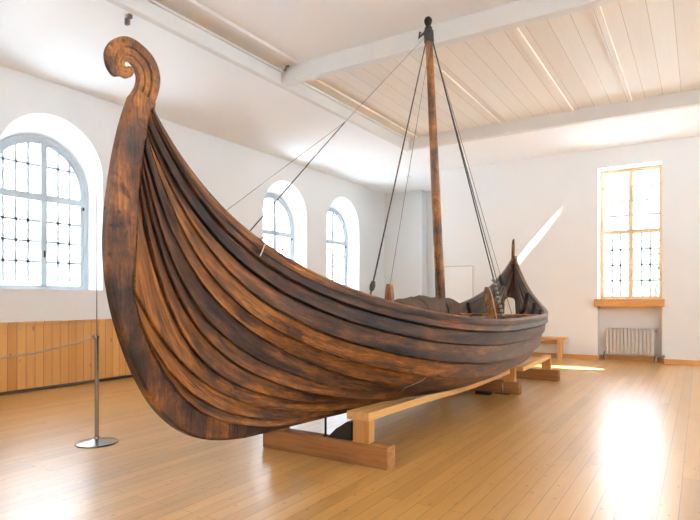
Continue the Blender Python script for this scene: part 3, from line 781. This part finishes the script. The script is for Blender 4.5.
# coil of rope
mb=MB(); cc=Vector((XC+.42,7.75,1.02)); pts=[]
for i in range(121):
    a=2*PI*i/20; rr=.16+.018*math.sin(i*.9); pts.append(cc+Vector((rr*math.cos(a),rr*math.sin(a),-.02+.028*i/20+.006*math.sin(i*2.1))))
mb.tube(pts,.016,7); co=tag(mb.build('rope_coil',M['greyrope'],smooth=True),'coil of grey rope lying in the ship just behind the mast','rope')
co.location=(0,0,-.235)

# ------------------------------------------------------------------ cradle
cr=root('ship_cradle','honey coloured timber cradle of crossbeams, posts and rails carrying the ship','stand',(XC,6.4,0))
def part(mb_,name,m,par=cr,**k): return adopt(mb_.build(name,m,**k),par)
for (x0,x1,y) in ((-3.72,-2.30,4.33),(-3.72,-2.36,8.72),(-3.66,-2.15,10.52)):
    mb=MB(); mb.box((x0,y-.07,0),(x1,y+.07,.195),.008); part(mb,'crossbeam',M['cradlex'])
for sx in (1,-1):
    for (xi,y,zt) in ((-2.585,4.335,.40),(-2.51,8.68,.415)):
        x=xi if sx>0 else 2*XC-xi+(.06 if sx<0 else 0)
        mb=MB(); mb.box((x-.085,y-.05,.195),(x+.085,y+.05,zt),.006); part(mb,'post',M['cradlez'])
    xa=-2.60 if sx>0 else 2*XC+2.60
    mb=MB()
    x0,x1=sorted((xa-sx*.13,xa+sx*.10))
    tab=[(4.28,.40,.472,.472),(5.0,.388,.458,.445),(5.5,.375,.445,.388),(6.0,.355,.415,.342),(6.5,.335,.393,.320),(7.0,.322,.376,.312),(7.6,.32,.385,.322),(8.2,.325,.393,.337),(8.75,.33,.405,.362)]
    vs=[]; fs=[]
    xo,xi=(x1,x0) if sx>0 else (x0,x1)
    for (y,zb_,zo,zi_) in tab: vs+=[(xi,y,min(zb_,zi_-.03)),(xo,y,zb_),(xo,y,zo),(xi,y,zi_)]
    for i in range(len(tab)-1):
        for j in range(4): fs.append((4*i+j,4*i+(j+1)%4,4*i+4+(j+1)%4,4*i+4+j))
    fs+=[(0,3,2,1),tuple(len(vs)-4+j for j in range(4))]
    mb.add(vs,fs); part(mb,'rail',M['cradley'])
x=-2.375
mb=MB(); mb.box((x-.075,10.46,.195),(x+.075,10.56,.40),.006); part(mb,'post',M['cradlez'])
mb=MB(); mb.add([(x-.06,8.74,.36),(x+.05,8.74,.36),(x+.05,8.74,.42),(x-.06,8.74,.42),(x-.06,10.60,.40),(x+.06,10.60,.40),(x+.06,10.60,.45),(x-.06,10.60,.45)],[(0,3,2,1),(4,5,6,7),(0,1,5,4),(1,2,6,5),(2,3,7,6),(3,0,4,7)]); part(mb,'rail',M['cradley'])
mb=MB(); mb.tube([(-3.0,4.33,.19),(-3.0,4.33,.375)],.011,8); mb.tube([(-3.0,4.33,.19),(-3.0,4.33,.205)],.028,10); part(mb,'prop_rod',M['darkmetal'])
mb=MB(); mb.prism([(-2.96,.195),(-2.70,.195),(-2.70,.36),(-2.74,.365),(-2.86,.29)],'y',4.30,4.40); part(mb,'wedge',M['black'])
mb=MB(); mb.tube([(-2.60,8.60,.0),(-2.60,8.60,.17)],.012,8); mb.box((-2.72,8.57,0),(-2.50,8.63,.018),.004); part(mb,'foot_clamp',M['steel'])
mb=MB(); mb.box((-2.98,8.40,0),(-2.74,8.52,.045),.015); part(mb,'foot_pad',M['black'])

# ------------------------------------------------------------------ barrier
def stanchion(loc,label):
    r=root('stanchion',label,'barrier post',loc,'rope barrier posts')
    mb=MB(); mb.lathe([(.20,0),(.205,.006),(.20,.014),(.15,.024),(.06,.036),(.03,.05),(.026,.07)],(0,0,0),40); mb.build('base',M['steel'],r,smooth=True,angle=40)
    mb=MB(); mb.lathe([(.021,.06),(.021,1.06),(.021,1.085)],(0,0,0),20); mb.build('pole',M['steel'],r,smooth=True,angle=40)
    mb=MB(); mb.lathe([(.024,1.075),(.026,1.09),(.024,1.11),(.010,1.117)],(0,0,0),20); mb.tube([(0,0,1.10),(-.03,-.02,1.115),(-.045,-.02,1.095),(-.03,-.02,1.08)],.006,6); mb.build('cap',M['steel'],r,smooth=True,angle=40)
    mb=MB(); mb.tube([(0,0,1.10),(0,0,2.56)],.0055,8); mb.build('thin_rod',M['greyrope'],r,smooth=True)
    return r
S1=Vector((-5.28,3.47,0)); S2=Vector((-5.45,1.55,0))
stanchion(S1,'slim metal rope barrier post with disc base and thin rod left of the prow')
s2=stanchion(S2,'second rope barrier post nearer the camera, beyond the left picture edge')
a=S1+Vector((-.03,-.03,1.09)); b=S2+Vector((0,.04,1.08)); mb=MB(); mb.tube([a+(b-a)*(i/16)+Vector((0,0,-.13*4*(i/16)*(1-i/16))) for i in range(17)],.008,7)
tag(mb.build('barrier_rope',M['rope'],smooth=True),'pale cord strung from the barrier post towards the left edge','rope')

# ------------------------------------------------------------------ radiator, bench, small fittings
rx0,rx1=-1.93,-.90
rd=root('radiator','white ribbed radiator in the niche under the tall window','radiator',((rx0+rx1)/2,YB+.12,0))
mb=MB(); nfin=13; wdt=(rx1-rx0)/nfin
for i in range(nfin):
    c=rx0+wdt*(i+.5); mb.box((c-wdt*.46,YB+.03,.16),(c+wdt*.46,YB+.17,.78),.018)
mb.box((rx0+.02,YB+.07,.20),(rx1-.02,YB+.13,.26)); mb.box((rx0+.02,YB+.07,.68),(rx1-.02,YB+.13,.74)); part(mb,'ribs',M['rad'],rd)
for x in (rx0-.03,rx1+.03):
    mb=MB(); mb.tube([(x,YB+.1,.0),(x,YB+.1,.2),(x+(.06 if x<-1.5 else -.06),YB+.1,.23)],.017,8); mb.lathe([(.03,.06),(.03,.15)],(x,YB+.1,0),12); part(mb,'pipe',M['steel'],rd,smooth=True,angle=50)
mb=MB(); mb.lathe([(.026,.70),(.026,.77)],(rx1+.045,YB+.1,0),12); mb.box((rx1-.01,YB+.085,.715),(rx1+.04,YB+.115,.745)); part(mb,'air_vent',M['steel'],rd)
mb=MB(); mb.tube([(rx1+.03,YB+.1,.17),(rx1+.12,YB-.02,.17),(rx1+.20,YB-.035,.17),(rx1+.20,YB-.035,.0)],.013,8); mb.lathe([(.025,.14),(.03,.16),(.03,.2),(.02,.21)],(rx1+.20,YB-.035,0),12); part(mb,'valve',M['steel'],rd,smooth=True,angle=50)
bn=root('bench','low honey pine bench against the back wall beyond the stern','bench',(-3.7,14.36,0))
mb=MB(); mb.box((-4.75,14.22,.47),(-2.78,14.54,.53),.01); part(mb,'seat',M['honey'],bn)
for x in (-4.6,-2.92):
    mb=MB(); mb.box((x-.045,14.25,0),(x+.045,14.51,.47),.006); part(mb,'leg',M['honeyz'],bn)
mb=MB(); mb.box((-4.55,14.36,.36),(-2.97,14.40,.42),.004); part(mb,'stretcher',M['honey'],bn)
mb=MB(); mb.lathe([(.07,0),(.07,-.03),(.05,-.045)],(0,0,0),20); o=mb.build('smoke_detector',M['plastic'],smooth=True,angle=40); o.location=(-7.3,14.85,ZC); tag(o,'small white smoke detector on the ceiling left of the mast','smoke detector')
o=root('ceiling_bracket','small rusty bracket at the far end of the wide ceiling board','bracket',(-5.75,YX-.12,ZN-.05))
mb=MB(); mb.box((-.03,-.0,-.02),(.03,.03,.09),.004); mb.build('plate',M['rust'],o); mb=MB(); mb.tube([(0,0,0),(0,-.03,-.07),(-.02,-.04,-.10)],.014,8); mb.build('hook',M['rust'],o)
o=root('ceiling_bracket','small dark bracket hanging from the white ceiling above the spiral prow','bracket',(-6.14,4.48,ZC))
mb=MB(); mb.box((-.035,-.03,-.05),(.035,.03,0),.005); mb.build('plate',M['rust'],o); mb=MB(); mb.box((-.03,-.045,-.14),(.03,.0,-.05),.006); mb.build('clip',M['rust'],o)

# ------------------------------------------------------------------ outdoors
mb=MB(); mb.box((-60,-60,-.9),(60,80,-.6)); struct(mb.build('ground',M['ground']),'pale ground outside the windows')
def tree(loc,h,seed,label):
    rnd=random.Random(seed); r=root('tree',label,'tree',loc,'trees outside')
    mb=MB(); mb.tube([(0,0,0),(.05,.03,h*.3),(-.05,.05,h*.6),(.02,0,h*.9)],[.16,.13,.08,.03],10)
    tips=[]
    for i in range(26):
        z=h*rnd.uniform(.25,.9); a=rnd.uniform(0,6.3); L=h*.33*(1.1-z/h*.7); p0=Vector((0,.03,z)); p1=p0+Vector((math.cos(a)*L*.5,math.sin(a)*L*.5,L*.25)); p2=p0+Vector((math.cos(a)*L,math.sin(a)*L,L*.6))
        mb.tube([p0,p1,p2],[.035,.022,.008],6); tips+=[p1,p2,(p1+p2)/2]
    mb.build('trunk',M['bark'],r,smooth=True)
    mb=MB()
    for t in tips:
        for k in range(26):
            c=t+Vector((rnd.gauss(0,.22),rnd.gauss(0,.22),rnd.gauss(0,.2))); n=Vector((rnd.gauss(0,1),rnd.gauss(0,1),rnd.gauss(0,1))).normalized(); e=n.orthogonal().normalized()*.07; f=n.cross(e).normalized()*.045
            mb.add([c-e,c-f,c+e,c+f],[(0,1,2,3)])
    mb.build('foliage',M['leaf'],r,fix=False)
tree((-1.4,24.0,-.6),4.2,5,'young leafy tree outside the tall window, right of its middle bar')
tree((-4.3,26.5,-.6),4.0,9,'young leafy tree outside the tall window, left of its middle bar')

# ------------------------------------------------------------------ light
w=bpy.data.worlds.new('overcast_sky'); SC.world=w; w.use_nodes=True; nt=w.node_tree
bg=nt.nodes['Background']
tc=N(nt,'ShaderNodeTexCoord'); sp=N(nt,'ShaderNodeSeparateXYZ'); nt.links.new(tc.outputs['Generated'],sp.inputs[0])
c=ramp(nt,math_(nt,'MULTIPLY_ADD',sp.outputs['Z'],.5,.5),[(.46,(.76,.88,1.0)),(.56,(.78,.90,1.0)),(1,(.68,.84,1.0))])
nt.links.new(c,bg.inputs[0]); bg.inputs[1].default_value=8
def portal(loc,size,rot):
    l=bpy.data.lights.new('daylight_portal','AREA'); l.shape='RECTANGLE'; l.size,l.size_y=size; l.cycles.is_portal=True
    o=bpy.data.objects.new('daylight_portal',l); COL.objects.link(o); o.location=loc; o.rotation_euler=rot
for a_ in arch: portal((XL-DEP-.2,a_['c'],2.97),(2.7,1.9),(0,-PI/2,0))
portal(((wx0+wx1)/2,YB+.62,3.05),(1.4,3.2),(-PI/2,0,0))
for o in rops: portal((XR+.6,o['c'],2.75),(4.2,3.0),(0,PI/2,0))
for o in fops: portal((o['c'],YF-.6,2.75),(3.0,4.2),(PI/2,0,0))
sun=bpy.data.lights.new('sun','SUN'); sun.energy=130; sun.angle=math.radians(.6); sun.color=(.74,.88,1)
so=bpy.data.objects.new('sun',sun); COL.objects.link(so); so.rotation_euler=Vector((-.05,.42,-.9)).to_track_quat('-Z','Y').to_euler(); so.location=(0,-20,40)
# two added off-frame lamps stand in for sun: wall streak and floor patch
def spot(label,loc,target,energy,ang,sx,along=None,col=(1,.97,.92),blend=.25):
    fx=root('added_sun_lamp',label,'added lamp',loc)
    d=(Vector(target)-Vector(loc)).normalized()
    if along:
        yv=Vector(along); yv=(yv-d*yv.dot(d)).normalized(); zv=-d; xv=yv.cross(zv)
        q_=Matrix((xv,yv,zv)).transposed().to_quaternion()
    else: q_=d.to_track_quat('-Z','Y')
    mb=MB()
    mb.lathe([(.02,.16),(.05,.15),(.055,.03)],(0,0,0),20); o=mb.build('added_lamp_housing',M['plastic'],fx,smooth=True,angle=40,fix=False); o.rotation_euler=q_.to_euler()
    mb=MB(); mb.tube([(0,0,.05),(0,0,ZC+.27-loc[2])],.012,8); mb.build('stem',M['plastic'],fx)
    l=bpy.data.lights.new('spot','SPOT'); l.energy=energy; l.spot_size=ang; l.spot_blend=blend; l.shadow_soft_size=.004; l.color=col
    s=bpy.data.objects.new('spot',l); COL.objects.link(s); s.parent=fx; s.rotation_euler=q_.to_euler(); s.scale=(sx,1,1)
spot('added lamp right of the frame standing in for a sun streak on the back wall',(1.3,12.0,4.85),(-3.62,YB,2.92),3200,math.radians(15),.08,(.97,0,1.15))
spot('added lamp right of the frame standing in for a sun patch on the floor',(1.0,11.9,4.9),(-2.40,12.68,0),30000,math.radians(12.5),.33,(1,.05,0))

# ------------------------------------------------------------------ camera, view
cam=bpy.data.cameras.new('camera'); co=bpy.data.objects.new('camera',cam); COL.objects.link(co); SC.camera=co
co.location=(0,0,1.5); co.rotation_euler=(PI/2,0,math.radians(32.2))
cam.sensor_width=36; cam.lens=556/700*36; cam.shift_y=38/700; cam.clip_end=200
SC.view_settings.view_transform='Standard'; SC.view_settings.look='None'; SC.view_settings.exposure=.62; SC.view_settings.gamma=1; SC.view_settings.use_curve_mapping=False
SC.cycles.use_denoising=True; SC.cycles.diffuse_bounces=7; SC.cycles.max_bounces=14; SC.cycles.sample_clamp_indirect=8; SC.cycles.caustics_reflective=False; SC.cycles.caustics_refractive=False
